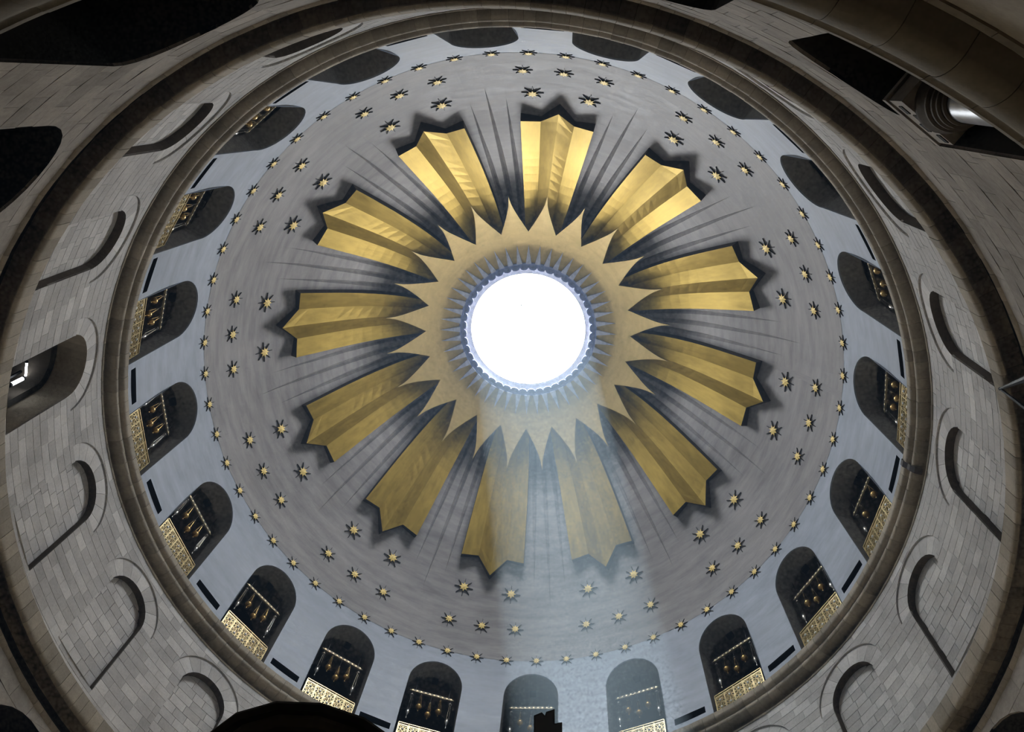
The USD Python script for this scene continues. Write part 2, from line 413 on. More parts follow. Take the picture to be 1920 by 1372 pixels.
for k, c in enumerate(NICHE):
    P = cyl(c, RW, NSP); q, dep = px(P)
    open_bay = k == 0
    seen = -150 < q[0] < 2070 and -150 < q[1] < 1500
    if open_bay:
        n = thing('window_21', 'dark open window in the left of the drum, with a glowing lamp tube inside', kind='structure')
    else:
        n = thing('niche', 'blind round-arched niche of the drum at %s on a clock face' % clock(P), kind='structure')
    ar = shapely.affinity.translate(arch_bands[k], 0, 0).difference(drum_holes[k])
    # voussoirs of the archivolt, 4 cm behind the wall line
    u = c * D2R * RW
    for i in range(9):
        a0, a1 = math.pi * i / 9, math.pi * (i + 1) / 9
        w = Polygon([(u + r * math.cos(t), NSP + 0.05 + r * math.sin(t)) for r, t in ((0.5, a0), (1.5, a0), (1.5, (a0 + a1) / 2), (1.5, a1), (0.5, a1))])
        s = ar.intersection(w).buffer(-0.002, join_style=2)
        for g in getattr(s, 'geoms', [s]):
            if g.geom_type == 'Polygon' and g.area > 0.01: obj('voussoir', block(g.simplify(0.003), RW, 0.04, 0.09, ch=0.004), M_STONE, n)
    # the step round the archivolt
    cc = np.array([(u - AR * math.cos(t), NSP + 0.1 + AR * math.sin(t)) for t in np.linspace(0, math.pi, 25)])
    obj('archivolt_edge', grid(np.stack([bend(cc, -0.003, RW), bend(cc, 0.06, RW)], 1)), M_STONE, n)
    if open_bay:
        obj('reveal', reveal(drum_holes[k], RW, 0.01, 0.75), M_CORN, n)
        pass_poly = arch_poly(c, 0.62, NZ0 - 0.4, NSP - 0.1)
        obj('inner_reveal', reveal(pass_poly, RW, 0.75, 2.4), M_SHADEBROWN, n)
        ring = arch_poly(c, 0.80, NZ0 - 0.4, NSP + 0.05).difference(pass_poly)
        vv, ff = tri2(ring if ring.geom_type == 'Polygon' else max(ring.geoms, key=lambda g: g.area)); obj('inner_rebate', (bend(vv, 0.75, RW), ff), M_DARKSTONE, n)
        vv, ff = tri2(arch_poly(c, 1.0, NZ0 - 0.5, NSP + 0.3)); obj('back_wall', (bend(vv, 2.4, RW), ff), M_DARKSTONE, n)
        for du in (-0.28, 0.1): obj('frame_bar', boxm([0, 0, 0], [1, 1, 1]).apply_transform(frame(c, cyl(c + du / RW / D2R, RW + 1.0, NZ0)) @ np.diag([0.05, 0.05, 2.2, 1])), M_BLACK, n)
        for z in (16.75, 17.35, 18.0): obj('frame_rail', boxm([0, 0, 0], [1, 1, 1]).apply_transform(frame(c, cyl(c, RW + 1.04, z)) @ np.diag([1.2, 0.05, 0.05, 1]) @ trimesh.transformations.translation_matrix([-0.5, 0, 0])), M_BLACK, n)
    else:
        c2_ = np.array(drum_holes[k].exterior.coords)[:-1]
        obj('reveal', grid(np.stack([bend(c2_, 0.01, RW), bend(c2_, 0.24, RW)], 1)), M_SHADEBROWN, n)
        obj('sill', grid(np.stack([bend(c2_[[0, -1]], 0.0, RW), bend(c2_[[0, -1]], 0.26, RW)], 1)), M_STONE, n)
        vv, ff = tri2(drum_holes[k].buffer(0.02)); obj('back_bed', (bend(vv, RN - RW + 0.045, RW), ff), M_MORTAR, n)
        if seen:
            sc = RN / RW
            cp = Polygon([(x * sc, y) for x, y in drum_holes[k].exterior.coords])
            b = cp.bounds
            st = masonry(RN, NZ0 - 0.02, NSP + NHW + 0.04, 0.275, (0.32, 0.58), [], clip=cp, joint=0.007, jit=0.002, depth=0.05, seed=50 + k, u_range=(b[0] - 0.7, b[2]))
            for s in st: obj('stone', s[1], M_STONE, n)

# lamp tubes glowing in the open window
def tube_lamp(label, A, B, r):
    t = thing('lamp_tube', label, 'lamp')
    obj('glass_tube', tube(A, B, r, 10), M_TUBE, t)
    for E_, G_ in ((A, B), (B, A)):
        d = (np.array(E_) - G_) / np.linalg.norm(np.array(E_) - G_)
        obj('end_cap', tube(E_, np.array(E_) + d * 0.05, r * 1.2, 10), M_BLACK, t)
def unproj(q, R):
    d = np.array([(q[0] - 960) / F, -(q[1] - 686) / F, -1.0]) @ CAMR.T
    A_, B_, C_ = d[0] ** 2 + d[1] ** 2, d[0] * EYE[0] + d[1] * EYE[1], EYE[0] ** 2 + EYE[1] ** 2 - R * R
    t = (-B_ + math.sqrt(B_ * B_ - A_ * C_)) / A_
    return EYE + t * d + [0, 0, ZC]
tube_lamp('long glowing white lamp tube low in the open drum window', unproj((20, 721), 11.2), unproj((42, 710), 11.2), 0.045)
tube_lamp('thin upright glowing lamp strip in the open drum window', unproj((48, 707), 11.5), unproj((50, 680), 11.5), 0.028)

# ------------------------------------------------------------------ cornices, stone by stone
def cornice(name, label, prof, n, jitter, material, seed, joint=0.007):
    """prof: closed list of (r, z), the stones are pieces of the swept profile"""
    r = random.Random(seed)
    t = thing(name, label, kind='structure')
    prof = np.array(prof, float)
    shr = np.array(Polygon(prof).buffer(-0.03, join_style=2).exterior.coords)[:-1]
    ang = np.linspace(0, 360, 145)
    P = np.stack([cyl(ang, p[0], p[1]) for p in np.vstack([shr, shr[:1]])], 0)
    obj('joint_bed', grid(P), M_GAP, t)
    cuts = [(k + r.uniform(-jitter, jitter)) * 360 / n for k in range(n)]
    m = len(prof)
    capv, capf = tri2(Polygon(prof))
    order = [int(np.argmin(((prof - c) ** 2).sum(1))) for c in capv]
    for k in range(n):
        g = joint / 10 / D2R / 2
        t0, t1 = cuts[k] + g, (cuts[(k + 1) % n] + (360 if k == n - 1 else 0)) - g
        dr = r.uniform(-0.004, 0.004)
        th = np.linspace(t0, t1, 3)
        Q = np.stack([cyl(x, prof[:, 0] + dr, prof[:, 1]) for x in th], 0)
        v = Q.reshape(-1, 3); fs = []
        i = np.arange(m); j = (i + 1) % m
        for s in range(2): fs.append(np.c_[i + s * m, j + s * m, j + (s + 1) * m]); fs.append(np.c_[i + s * m, j + (s + 1) * m, i + (s + 1) * m])
        o = np.array(order)
        fs.append(o[capf]); fs.append(o[capf][:, ::-1] + 2 * m)
        mesh = trimesh.Trimesh(v, np.vstack(fs), process=False); mesh.fix_normals()
        obj('stone', mesh, material, t, smooth=35)
    return t
def arc(cr, cz, rx, rz, a0, a1, n=6):
    return [(cr + rx * math.cos(x * D2R), cz + rz * math.sin(x * D2R)) for x in np.linspace(a0, a1, n)]
cornice('trim_1', 'upper round brown stone cornice with a double roll at the dome foot',
        [(10.58, 20.97), (9.985, 20.97), (9.985, 20.93)] + arc(10.085, 20.83, 0.10, 0.10, 180, 262, 6) + [(10.11, 20.715)] + arc(10.19, 20.625, 0.105, 0.10, 150, 268, 6) + [(10.24, 20.52), (10.52, 20.53), (10.52, 20.36), (10.32, 20.35), (10.33, 20.30), (10.58, 20.30)],
        190, 0.12, M_CORN, 11)
cornice('trim_2', 'lower broad brown stone cornice under the drum wall',
        [(10.76, 15.80), (10.0, 15.80), (9.985, 15.77), (9.985, 15.52)] + arc(10.065, 15.43, 0.08, 0.13, 180, 268, 7) + [(10.085, 15.31), (10.10, 15.52), (10.62, 15.54), (10.62, 15.03), (10.315, 15.0), (10.30, 14.96)] + arc(10.40, 14.96, 0.10, 0.13, 180, 255, 4) + [(10.76, 14.81)],
        226, 0.14, M_CORN, 12)
cornice('trim_3', 'large dark balcony cornice crossing the upper corner above a marble column',
        [(10.66, 8.42), (9.97, 8.42), (9.955, 8.38), (9.955, 8.28), (9.975, 8.26)] + arc(10.165, 8.06, 0.19, 0.33, 155, 265, 9) + [(10.17, 7.725), (10.46, 7.74), (10.46, 7.52), (10.32, 7.50), (10.30, 7.46), (10.33, 7.38), (10.66, 7.36)],
        116, 0.1, M_CORN3, 13)

# ------------------------------------------------------------------ the dome
WIN = [194.0, 211.8, 229.7, 248.2, 267.3, 285.3, 302.6, 320.4, 339.2, 358.2, 16.3, 34.0, 51.5, 68.3, 86.3, 104.3, 122.3, 140.3, 158.2, 176.0]
WHW, WZ0, WSP = 0.885, 20.95, 23.55
def win_poly(c): return arch_poly(c, WHW, WZ0 - 0.2, WSP, R=10.0, n=22)
SLOT = [((WIN[k] + (WIN[(k + 1) % 20] + (360 if WIN[(k + 1) % 20] < WIN[k] else 0))) / 2) % 360 for k in range(20)]
def slot_poly(c):
    u = c * D2R * 10; return sbox(u - 0.49, 21.16, u + 0.49, 21.41)
ceil = thing('ceiling', 'grey painted dome with pleated gores and a pale blue foot', kind='structure')
def rdome(z):
    z = np.asarray(z, float); return np.where(z < ZD, RD, np.sqrt(np.maximum(RD ** 2 - (z - ZD) ** 2, 0)))
EL0 = 16.9
zband = ZD + RD * math.sin(EL0 * D2R)
dome_holes = [win_poly(c) for c in WIN] + [slot_poly(c) for c in SLOT]
v, f, uv = face_wall(10.0, 20.9, zband, dome_holes, du=0.21, dz=0.2, rz=rdome)
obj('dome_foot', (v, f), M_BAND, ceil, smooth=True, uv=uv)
RAY0 = 98.5
GROOVES = [(-3.8, 33.0), (0.0, 28.5), (3.8, 33.0)]          # in every gap between two rays
def dome_R(el):
    s = np.clip((np.asarray(el, float) - 40) / 26, 0, 1); return RD + 0.52 * s * s * (3 - 2 * s)
def gw(el, el0): return np.clip((el - el0) / (66 - el0), 0, 1) * 1.25
els = np.concatenate([np.linspace(EL0 - 0.3, 28, 8), np.linspace(28.5, 70, 40), [72, 74, 76]])
cols = []                                                    # (theta base, groove index, code)
for k in range(12):
    c = RAY0 + 15 + 30 * k
    for x in (-15, -12.5, -10, -7.5, -6.2): cols.append((c, x, None, 0))
    for gi, (g, e0) in enumerate(GROOVES):
        for s in (-1, -0.15, 1): cols.append((c, g, gi, s))
        if gi < 2: cols.append((c, g + 1.9, None, 0))
    for x in (6.2, 7.5, 10, 12.5): cols.append((c, x, None, 0))
P = np.zeros((len(cols) + 1, len(els), 3))
for i, (c, x, gi, s) in enumerate(cols + [(cols[0][0] + 360,) + cols[0][1:]]):
    R = dome_R(els)
    if gi is None: th = np.full(len(els), c + x)
    else:
        w = gw(els, GROOVES[gi][1]); th = c + x + s * w
        if abs(s) < 1: R = R + w * D2R * R * np.cos(els * D2R) * 1.3
    P[i] = sph(th, els, R - 0.004 * np.clip(1 - (els - EL0 - 0.5) / 1.5, 0, 1))
v, f = grid(P)
obj('dome_vault', (v, f[:, ::-1]), M_DOME, ceil, smooth=24)
pm = UsdGeom.Mesh(stage.GetPrimAtPath('/World/ceiling/dome_vault'))
pts = np.array(pm.GetPointsAttr().Get()) - [0, 0, ZC]
tt = np.unwrap(np.arctan2(pts[:, 1], pts[:, 0])); ee = np.arcsin(np.clip((pts[:, 2] - ZD) / np.linalg.norm(pts - [0, 0, ZD], axis=1), -1, 1))
tt = np.arctan2(pts[:, 1], pts[:, 0])
UsdGeom.PrimvarsAPI(pm).CreatePrimvar('st', Sdf.ValueTypeNames.TexCoord2fArray, 'vertex').Set(Vt.Vec2fArray.FromNumpy(np.c_[tt * 8, ee * 10].astype(np.float32)))
# weather shell outside, so that no daylight leaks in
mb = MB()
prof = [(13.3, 15.0), (13.3, 20.0), (13.3, 27.0), (10.8, 27.0), (9.5, 29.2), (7.5, 31.2), (5.0, 32.7), (2.45, 33.3)]
mb.add(*grid(np.stack([cyl(np.linspace(0, 360, 73), r, z) for r, z in prof], 0)))
obj('outer_shell', mb.get(), M_DARKSTONE, ceil)
for c in SLOT:
    c_ = np.array(slot_poly(c).exterior.coords)
    s_ = MB().add(*grid(np.stack([bend(c_, 0.0, 10.0), bend(c_, 0.3, 10.0)], 1)))
    s_.add(bend(c_[:4], 0.3, 10.0), [[0, 1, 2, 3]])
    obj('vent_slot', s_.get(), M_SLOT, ceil)

# ------------------------------------------------------------------ the arched bays at the dome foot
def win_curve(grow=0.0, n=18):
    a_ = np.linspace(0, math.pi, n)
    return np.array([(-WHW - grow, WZ0 - 0.2)] + [(-(WHW + grow) * math.cos(x), WSP + (WHW + grow) * math.sin(x)) for x in a_] + [(WHW + grow, WZ0 - 0.2)])
def local(c, x, y, z):
    """points of a bay: x along the wall, y out from the axis, z up"""
    t = c * D2R; x, y, z = np.broadcast_arrays(np.asarray(x, float), np.asarray(y, float), np.asarray(z, float))
    return np.stack([y * math.cos(t) - x * math.sin(t), y * math.sin(t) + x * math.cos(t), z + ZC], -1)
winclock = {}
for k, c in enumerate(WIN):
    Pc = cyl(c, 10.0, 23.0); ck = clock(Pc, 5); winclock[k] = ck
    w = thing('window_%d' % (k + 1), 'dark arched opening in the foot of the dome, at %s on a clock face' % ck, kind='structure')
    q = win_curve()
    A = cyl(c + q[:, 0] / 10 / D2R, rdome(q[:, 1]), q[:, 1])
    B = local(c, q[:, 0], 10.0 + 0.36, q[:, 1])
    # rounded pale edge, then the dark cheek
    C1 = A + (B - A) * 0.06
    obj('arch_edge', grid(np.stack([A - (B - A) * 0.01, C1], 1)), M_BAND, w)
    obj('arch_cheek', grid(np.stack([C1, B], 1)), M_EDGE, w)
    q2 = np.array([(-1.12, WZ0 - 0.2)] + [(-1.12 * math.cos(x), 24.05 + 1.15 * math.sin(x)) for x in np.linspace(0, math.pi, 18)] + [(1.12, WZ0 - 0.2)])
    B2 = local(c, q2[:, 0], 10.36, q2[:, 1]); B3 = local(c, q2[:, 0], 12.3, q2[:, 1])
    ch = MB().add(*grid(np.stack([B, B2], 1))).add(*grid(np.stack([B2, B3], 1)))
    vv, ff = tri2(Polygon(q2)); obj('back_wall', (local(c, vv[:, 0], 12.3, vv[:, 1]), ff), M_DARKSTONE, w)  # darkness deep in the bay is put into this wall's colour
    fl = local(c, [-1.12, 1.12, 1.12, -1.12], [9.99, 9.99, 12.3, 12.3], 20.96); ch.add(fl, [[0, 1, 2, 3]])
    obj('bay_vault', ch.get(), M_CHAMBER, w)

# gilded balustrade grilles
def make_grille(c, label):
    g = thing('grille', label, 'grille', M=frame(c, cyl(c, 10.06, 20.97)), group='gilded grilles in the dome-foot arches')
    W, H = 0.80, 0.72
    obj('top_rail', boxm([-W, -0.03, H - 0.03], [W, 0.03, H]), M_GRILLE, g)
    obj('bottom_rail', boxm([-W, -0.02, 0.0], [W, 0.02, 0.03]), M_GRILLE, g)
    obj('frieze', boxm([-W, -0.005, H - 0.10], [W, 0.012, H - 0.03]), M_GRILLE, g)
    for i in range(6):
        x = -W + i * 2 * W / 5; obj('post', boxm([x - 0.012, -0.022, 0.03], [x + 0.012, 0.022, H - 0.03]), M_GRILLE, g)
    la = MB(); bw = 0.0065
    def bar(x0, z0, x1, z1):
        d = np.array([x1 - x0, z1 - z0]); L_ = np.linalg.norm(d); n_ = np.array([-d[1], d[0]]) / L_ * bw
        q_ = [(x0 + n_[0], z0 + n_[1]), (x0 - n_[0], z0 - n_[1]), (x1 - n_[0], z1 - n_[1]), (x1 + n_[0], z1 + n_[1])]
        v_ = [(a_, y_, b_) for y_ in (-0.012, 0.012) for a_, b_ in q_]
        la.add(v_, [[0, 3, 2, 1], [4, 5, 6, 7], [0, 1, 5, 4], [1, 2, 6, 5], [2, 3, 7, 6], [3, 0, 4, 7]])
    cw, chh = 2 * W / 5, (H - 0.15) / 2
    for i in range(5):
        for j in range(2):
            cx, cz = -W + (i + 0.5) * cw, 0.03 + (j + 0.5) * chh
            pts_ = [(cx + 0.115 * math.cos(t), cz + 0.105 * math.sin(t)) for t in np.arange(8) * math.pi / 4]
            for m_ in range(8): bar(*pts_[m_], *pts_[(m_ + 3) % 8])
            ed = [(cx + cw / 2, cz), (cx + cw / 2, cz + chh / 2), (cx, cz + chh / 2), (cx - cw / 2, cz + chh / 2), (cx - cw / 2, cz), (cx - cw / 2, cz - chh / 2), (cx, cz - chh / 2), (cx + cw / 2, cz - chh / 2)]
            for m_ in range(8): bar(*pts_[m_], *ed[m_])
            for m_ in (1, 3, 5, 7): bar(*pts_[m_ - 1], *ed[m_]); bar(*pts_[(m_ + 1) % 8], *ed[m_])
    lt = obj('lattice', la.get(), M_GRILLE, g)
    for i in range(5):
        for j in range(2):
            cx, cz = -W + (i + 0.5) * cw, 0.03 + (j + 0.5) * chh
            b_ = lathe([(0, -0.035), (0.02, -0.032), (0.035, -0.02), (0.042, 0.0), (0.0, 0.0)], 8)
            b_.apply_transform(trimesh.transformations.rotation_matrix(-math.pi / 2, [1, 0, 0])); b_.apply_scale([1, 1, 1])
            b_.apply_translation([cx, -0.014, cz]); obj('boss', b_, M_BOSS, lt)
    return g
def glabel(k): return 'gilded lattice grille with silvery bosses in the arch at %s by clock' % winclock[k]
GR = [k for k, c in enumerate(WIN) if not (45 < c < 165)]
g0 = make_grille(WIN[GR[0]], glabel(GR[0]))
for k in GR[1:]: dup(g0, frame(WIN[k], cyl(WIN[k], 10.06, 20.97)), glabel(k))

# lamp rails
RAIL_Z = 23.52
def make_rail(c, label):
    g = thing('lamp_rail', label, 'rail', M=frame(c, cyl(c, 10.32, RAIL_Z)), group='gilded lamp rails in the dome-foot arches')
    br0 = obj('bar', boxm([-0.66, -0.025, -0.035], [0.66, 0.025, 0.035]), M_RAIL, g)
    for i in range(9):
        x = -0.56 + i * 0.14; obj('inlay', boxm([x - 0.045, -0.034, -0.014], [x + 0.045, -0.024, 0.016]), M_BLACK, br0)
    for s in (-1, 1):
        obj('end_knob', tube([s * 0.66, 0, 0], [s * 0.73, 0, 0], 0.03, 10, 0.012), M_RAIL, g)
        obj('hanger', tube([s * 0.55, 0, 0.03], [s * 0.55, 0.0, 1.2], 0.007, 6), M_BLACK, g)
    return g
def rlabel(k): return 'gilded lamp rail spanning the dark arch at %s on a clock face' % winclock[k]
RL = [k for k, c in enumerate(WIN) if not (62 < c < 150)]
r0 = make_rail(WIN[RL[0]], rlabel(RL[0]))
for k in RL[1:]: dup(r0, frame(WIN[k], cyl(WIN[k], 10.32, RAIL_Z)), rlabel(k))

# hanging oil lamps, five to a rail; brass bowls inside, slim silver pendants at the ends
def make_bowl(M, label, hl):
    g = thing('oil_lamp', label, 'lamp', M=M, group='brass oil lamps under the rails')
    b_ = lathe([(0, -0.30), (0.018, -0.285), (0.012, -0.262), (0.03, -0.25), (0.075, -0.225), (0.10, -0.18), (0.10, -0.14), (0.08, -0.11), (0.062, -0.10), (0.075, -0.08), (0.068, -0.082), (0.0, -0.10)], 14)
    bw_ = obj('bowl', b_, M_BRASS, g, smooth=40)
    obj('finial', lathe([(0, -0.37), (0.014, -0.355), (0.018, -0.335), (0.008, -0.315), (0.0, -0.30)], 8), M_BRASS, bw_, smooth=40)
    for i in range(3):
        t = i * 2 * math.pi / 3 + 0.4
        obj('chain', tube([0.07 * math.cos(t), 0.07 * math.sin(t), -0.08], [0.02 * math.cos(t), 0.02 * math.sin(t), 0.38], 0.0032, 5), M_BRASS, g)
    obj('hood', lathe([(0, 0.42), (0.012, 0.42), (0.03, 0.39), (0.034, 0.365), (0, 0.37)], 10), M_SILVER, g, smooth=40)
    obj('hook', tube([0, 0, 0.42], [0, 0, hl], 0.005, 5), M_BLACK, g)
    return g
def make_pendant(M, label):
    g = thing('pendant_lamp', label, 'lamp', M=M, group='slim silver lamps at the rail ends')
    b_ = lathe([(0, -0.34), (0.02, -0.32), (0.03, -0.28), (0.055, -0.24), (0.068, -0.19), (0.06, -0.13), (0.045, -0.11), (0.055, -0.09), (0, -0.11)], 12)
    bw_ = obj('bowl', b_, M_SILVER, g, smooth=40)
    obj('drop', lathe([(0, -0.48), (0.018, -0.46), (0.024, -0.435), (0.012, -0.405), (0.005, -0.34), (0, -0.34)], 8), M_SILVER, bw_, smooth=40)
    for i in range(3):
        t = i * 2 * math.pi / 3
        obj('chain', tube([0.05 * math.cos(t), 0.05 * math.sin(t), -0.1], [0.025 * math.cos(t), 0.025 * math.sin(t), 0.62], 0.0032, 5), M_SILVER, g)
    obj('hood', lathe([(0, 0.71), (0.018, 0.70), (0.05, 0.64), (0.05, 0.60), (0, 0.61)], 10), M_SILVER, g, smooth=40)
    obj('hook', tube([0, 0, 0.71], [0, 0, 0.80], 0.005, 5), M_BLACK, g)
    return g
bowls = {}; pend0 = None
LAMPX = [(-0.63, 'p', 22.683), (-0.31, 'b', 23.0), (0.0, 'b', 22.75), (0.33, 'b', 23.0), (0.63, 'p', 22.683)]
for k in RL:
    c = WIN[k]
    for i, (x, kind, z) in enumerate(LAMPX):
        Pm = local(c, x, 10.32, z)
        # x grows with theta = clockwise in the picture
        if kind == 'b':
            lab = 'brass bowl lamp, %s of five clockwise in the arch at %s' % (ordinal(i), winclock[k])
            if z not in bowls: bowls[z] = make_bowl(frame(c, Pm), lab, 23.483 - z)
            else: dup(bowls[z], frame(c, Pm), lab)
        else:
            lab = 'slim silver lamp at the %s rail end, arch at %s by clock' % ('anticlockwise' if i == 0 else 'clockwise', winclock[k])
            if pend0 is None: pend0 = make_pendant(frame(c, Pm), lab)
            else: dup(pend0, frame(c, Pm), lab)

# black boxes (loudspeakers) hung in the crown of each bay
def make_speaker(c, label):
    g = thing('hanging_speaker', label, 'loudspeaker', M=frame(c, cyl(c, 10.45, 24.42)), group='black loudspeakers in the dome-foot arches')
    obj('cabinet', trimesh.creation.box(extents=[0.2, 0.17, 0.2]), M_BLACK, g)
    obj('rod', tube([0, 0, 0.1], [0, 0.05, 0.52], 0.014, 6), M_BLACK, g)
    obj('bracket', boxm([-0.55, 0.02, 0.50], [0.55, 0.08, 0.56]), M_BLACK, g)
    return g
def slabel(k): return 'small black loudspeaker hung in the crown of the arch at %s' % winclock[k]
s0 = make_speaker(WIN[0], slabel(0))
for k in range(1, 20): dup(s0, frame(WIN[k], cyl(WIN[k], 10.45, 24.42)), slabel(k))

# ------------------------------------------------------------------ gilded rays
RAY_LINES = [(-8.45, 37.6, 0.30, -9.2), (-3.9, 38.4, 0.19, -3.9), (0.0, 34.1, 0.36, 0.0), (3.9, 38.4, 0.19, 3.9), (8.45, 37.6, 0.30, 9.2)]
def make_ray(c, label):
    g = thing('gilded_ray', label, 'ray ornament', M=frame(c + 0, [0, 0, 0]), group='gilded rays of the dome')
    Minv = np.linalg.inv(frame(c, [0, 0, 0]))
    ne = 15; L_ = []; D_ = []; UVl = []
    for off, e0, d, offi in RAY_LINES:
        t = np.linspace(0, 1, ne); el = e0 + (69.5 - e0) * t
        s = np.clip((el - 40) / 26, 0, 1); s = s * s * (3 - 2 * s)
        R = RD - d * (1 - 0.25 * s) + 0.36 * s
        th = c + off + (offi - off) * np.clip((el - 37) / 25, 0, 1)
        P_ = sph(th, el, R); Q_ = sph(th, el, dome_R(el) + 0.03)
        L_.append(P_); D_.append(Q_); UVl.append(np.c_[th * D2R * 7, el * D2R * 10])
    tl = lambda P_: np.c_[P_, np.ones(len(P_))] @ Minv.T[:, :3]
    L_, D_ = [tl(x) for x in L_], [tl(x) for x in D_]
    for i in range(4):
        v, f = grid(np.stack([L_[i], L_[i + 1]], 0)); obj('facet', (v, f), M_GOLD, g, uv=np.vstack([UVl[i], UVl[i + 1]]))
    for i in range(4):
        v, f = grid(np.stack([np.stack([L_[i][0], L_[i + 1][0]]), np.stack([D_[i][0], D_[i + 1][0]])], 0))
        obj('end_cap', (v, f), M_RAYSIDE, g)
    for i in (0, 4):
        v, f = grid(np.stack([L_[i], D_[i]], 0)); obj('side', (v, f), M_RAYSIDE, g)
    return g
def raylabel(c): return 'folded golden ray with a zigzag end, pointing to %s on a clock face' % clock(sph(c, 36), 5)
ray0 = make_ray(RAY0, raylabel(RAY0))
for k in range(1, 12):
    c = RAY0 + 30 * k; dup(ray0, frame(c, [0, 0, 0]), raylabel(c))

# ------------------------------------------------------------------ stars
def make_star(M, label, group):
    g = thing('gilded_star', label, 'star', M=M, group=group)       # unit star: blades 1 long, local y = outward normal of the star (towards the viewer is -y)
    c8 = [(r * math.sin(t), r * math.cos(t)) for i in range(8) for r, t in ((0.52, i * math.pi / 4), (0.29, (i + 0.5) * math.pi / 4))]
    poly = Polygon(c8)
    fc = trimesh.creation.extrude_polygon(poly, 0.05, engine='earcut')
    v_ = np.array(fc.vertices); v_ = np.c_[v_[:, 0], -0.20 + v_[:, 2], v_[:, 1]]
    # a low pyramid on the face
    mb_ = MB().add(v_, fc.faces)
    ring_ = np.array([(x, -0.20, z) for x, z in c8]); top = np.array([[0, -0.24, 0]])
    i = np.arange(16); mb_.add(np.vstack([ring_, top]), np.c_[i, (i + 1) % 16, np.full(16, 16)])
    obj('star_face', mb_.get(), M_STARGOLD, g)
    for k in range(8):
        t = k * math.pi / 4; d = np.array([math.sin(t), math.cos(t)]); n_ = np.array([d[1], -d[0]])
        w0, w1, r0_, r1_ = 0.042, 0.026, 0.2, 1.0
        q_ = [d * r0_ + n_ * w0, d * r0_ - n_ * w0, d * r1_ - n_ * w1, d * r1_ + n_ * w1]
        y1 = [-0.15, -0.15, -0.10, -0.10]
        v_ = [(q_[j][0], 0.02, q_[j][1]) for j in range(4)] + [(q_[j][0], y1[j], q_[j][1]) for j in range(4)]
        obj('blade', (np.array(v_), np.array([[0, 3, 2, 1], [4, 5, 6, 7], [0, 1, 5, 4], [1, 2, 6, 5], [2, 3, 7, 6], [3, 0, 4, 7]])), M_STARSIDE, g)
    return g
def star_M(th, el, s):
    t, e = th * D2R, el * D2R
    N = np.array([math.cos(e) * math.cos(t), math.cos(e) * math.sin(t), math.sin(e)])
    X = np.array([math.sin(t), -math.cos(t), 0]); Zl = np.cross(X, N)
    M = np.eye(4); M[:3, 0] = X * s; M[:3, 1] = N * s; M[:3, 2] = Zl * s; M[:3, 3] = sph(th, el); return M
star0 = None
rows = []
for k in range(60): rows.append((62.5 + 6 * k, 16.55, 0.235, 'small golden star of the lowest row', 'small stars of the lowest row'))
for k in range(12):
    for o in (-7.28, 0, 7.28): rows.append((RAY0 + 30 * k + o, 23.62, 0.285, 'medium golden star of the middle row', 'medium stars of the middle row'))
for k in range(12):
    for o in (-5.73, 5.73): rows.append((RAY0 + 30 * k + o, 31.28, 0.335, 'large golden star of the top row', 'large stars of the top row'))
seen_l = set()
for th, el, s, lab, grp in rows:
    l_ = '%s, at %s on a clock face' % (lab, clock(sph(th, el)))
    assert l_ not in seen_l, l_
    seen_l.add(l_)
    M = star_M(th, el, s)
    if star0 is None: star0 = make_star(M, l_, grp)
    else: dup(star0, M, l_, grp)

# ------------------------------------------------------------------ sunburst, crown and oculus
sb = thing('sunburst', 'golden sunburst with twenty-four points round the oculus', 'ornament')
def sun_R(r): return 9.945 - 0.12 * np.clip((r - 2.5) / 2.6, 0, 1) ** 2
def sunpt(th, r, lift=0.0):
    r = np.asarray(r, float); R = sun_R(r) + lift
    return cyl(th, r, ZD + np.sqrt(R ** 2 - r ** 2))
nth = 24 * 26; ths = RAY0 + np.concatenate([15 * k + 7.5 + 7.5 * np.sign(x) * np.abs(x) ** 1.0 for k in range(24) for x in [np.linspace(-1, 1, 27)[:-1]]]).ravel()
x = np.tile(np.abs(np.linspace(-1, 1, 27)[:-1]), 24)         # 0 at a scallop's apex, 1 at a point
rout = 3.77 + 1.37 * (1 - (1 - np.clip(x, 0, 1)) ** (1 / 1.72))
ths = np.append(ths, ths[0] + 360); rout = np.append(rout, rout[0])
nr = 7
Pu = np.stack([sunpt(ths, 2.5 + (rout - 2.5) * t) for t in np.linspace(0, 1, nr)], 0)
Pt = np.stack([sunpt(ths, 2.5 + (rout - 2.5) * t, 0.05) for t in np.linspace(0, 1, nr)], 0)
uvs = np.stack([np.c_[ths * D2R * 4, 2.5 + (rout - 2.5) * t] for t in np.linspace(0, 1, nr)], 0)
v, f = grid(Pu); obj('disc', (v, f), M_SUNGOLD, sb, smooth=True, uv=uvs.reshape(-1, 2))
mb = MB().add(*grid(Pt)).add(*grid(np.stack([Pu[-1], Pt[-1]], 0)))
obj('disc_back', mb.get(), M_RAYSIDE, sb)
oc = thing('oculus_ring', 'plaster ring in painted blue glow with pleated spikes and lobes round the bright oculus', 'ornament')
zr = ZD + math.sqrt(9.945 ** 2 - 2.5 ** 2)                   # height of the inner rim
for k in range(48):
    t = RAY0 + 7.5 * k
    b0, b1 = sunpt(t - 2.5, 2.54, -0.01), sunpt(t + 2.5, 2.54, -0.01)
    rt = sunpt(t, 3.27, -0.004); c0, c1 = cyl(t - 2.3, 2.54, zr - 0.12), cyl(t + 2.3, 2.54, zr - 0.12)
    v_ = np.array([b0, b1, rt, c0, c1]); f_ = np.array([[0, 3, 2], [3, 4, 2], [4, 1, 2], [0, 1, 4], [0, 4, 3]])
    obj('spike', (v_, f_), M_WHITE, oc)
a_ = np.linspace(0, 360, 97)
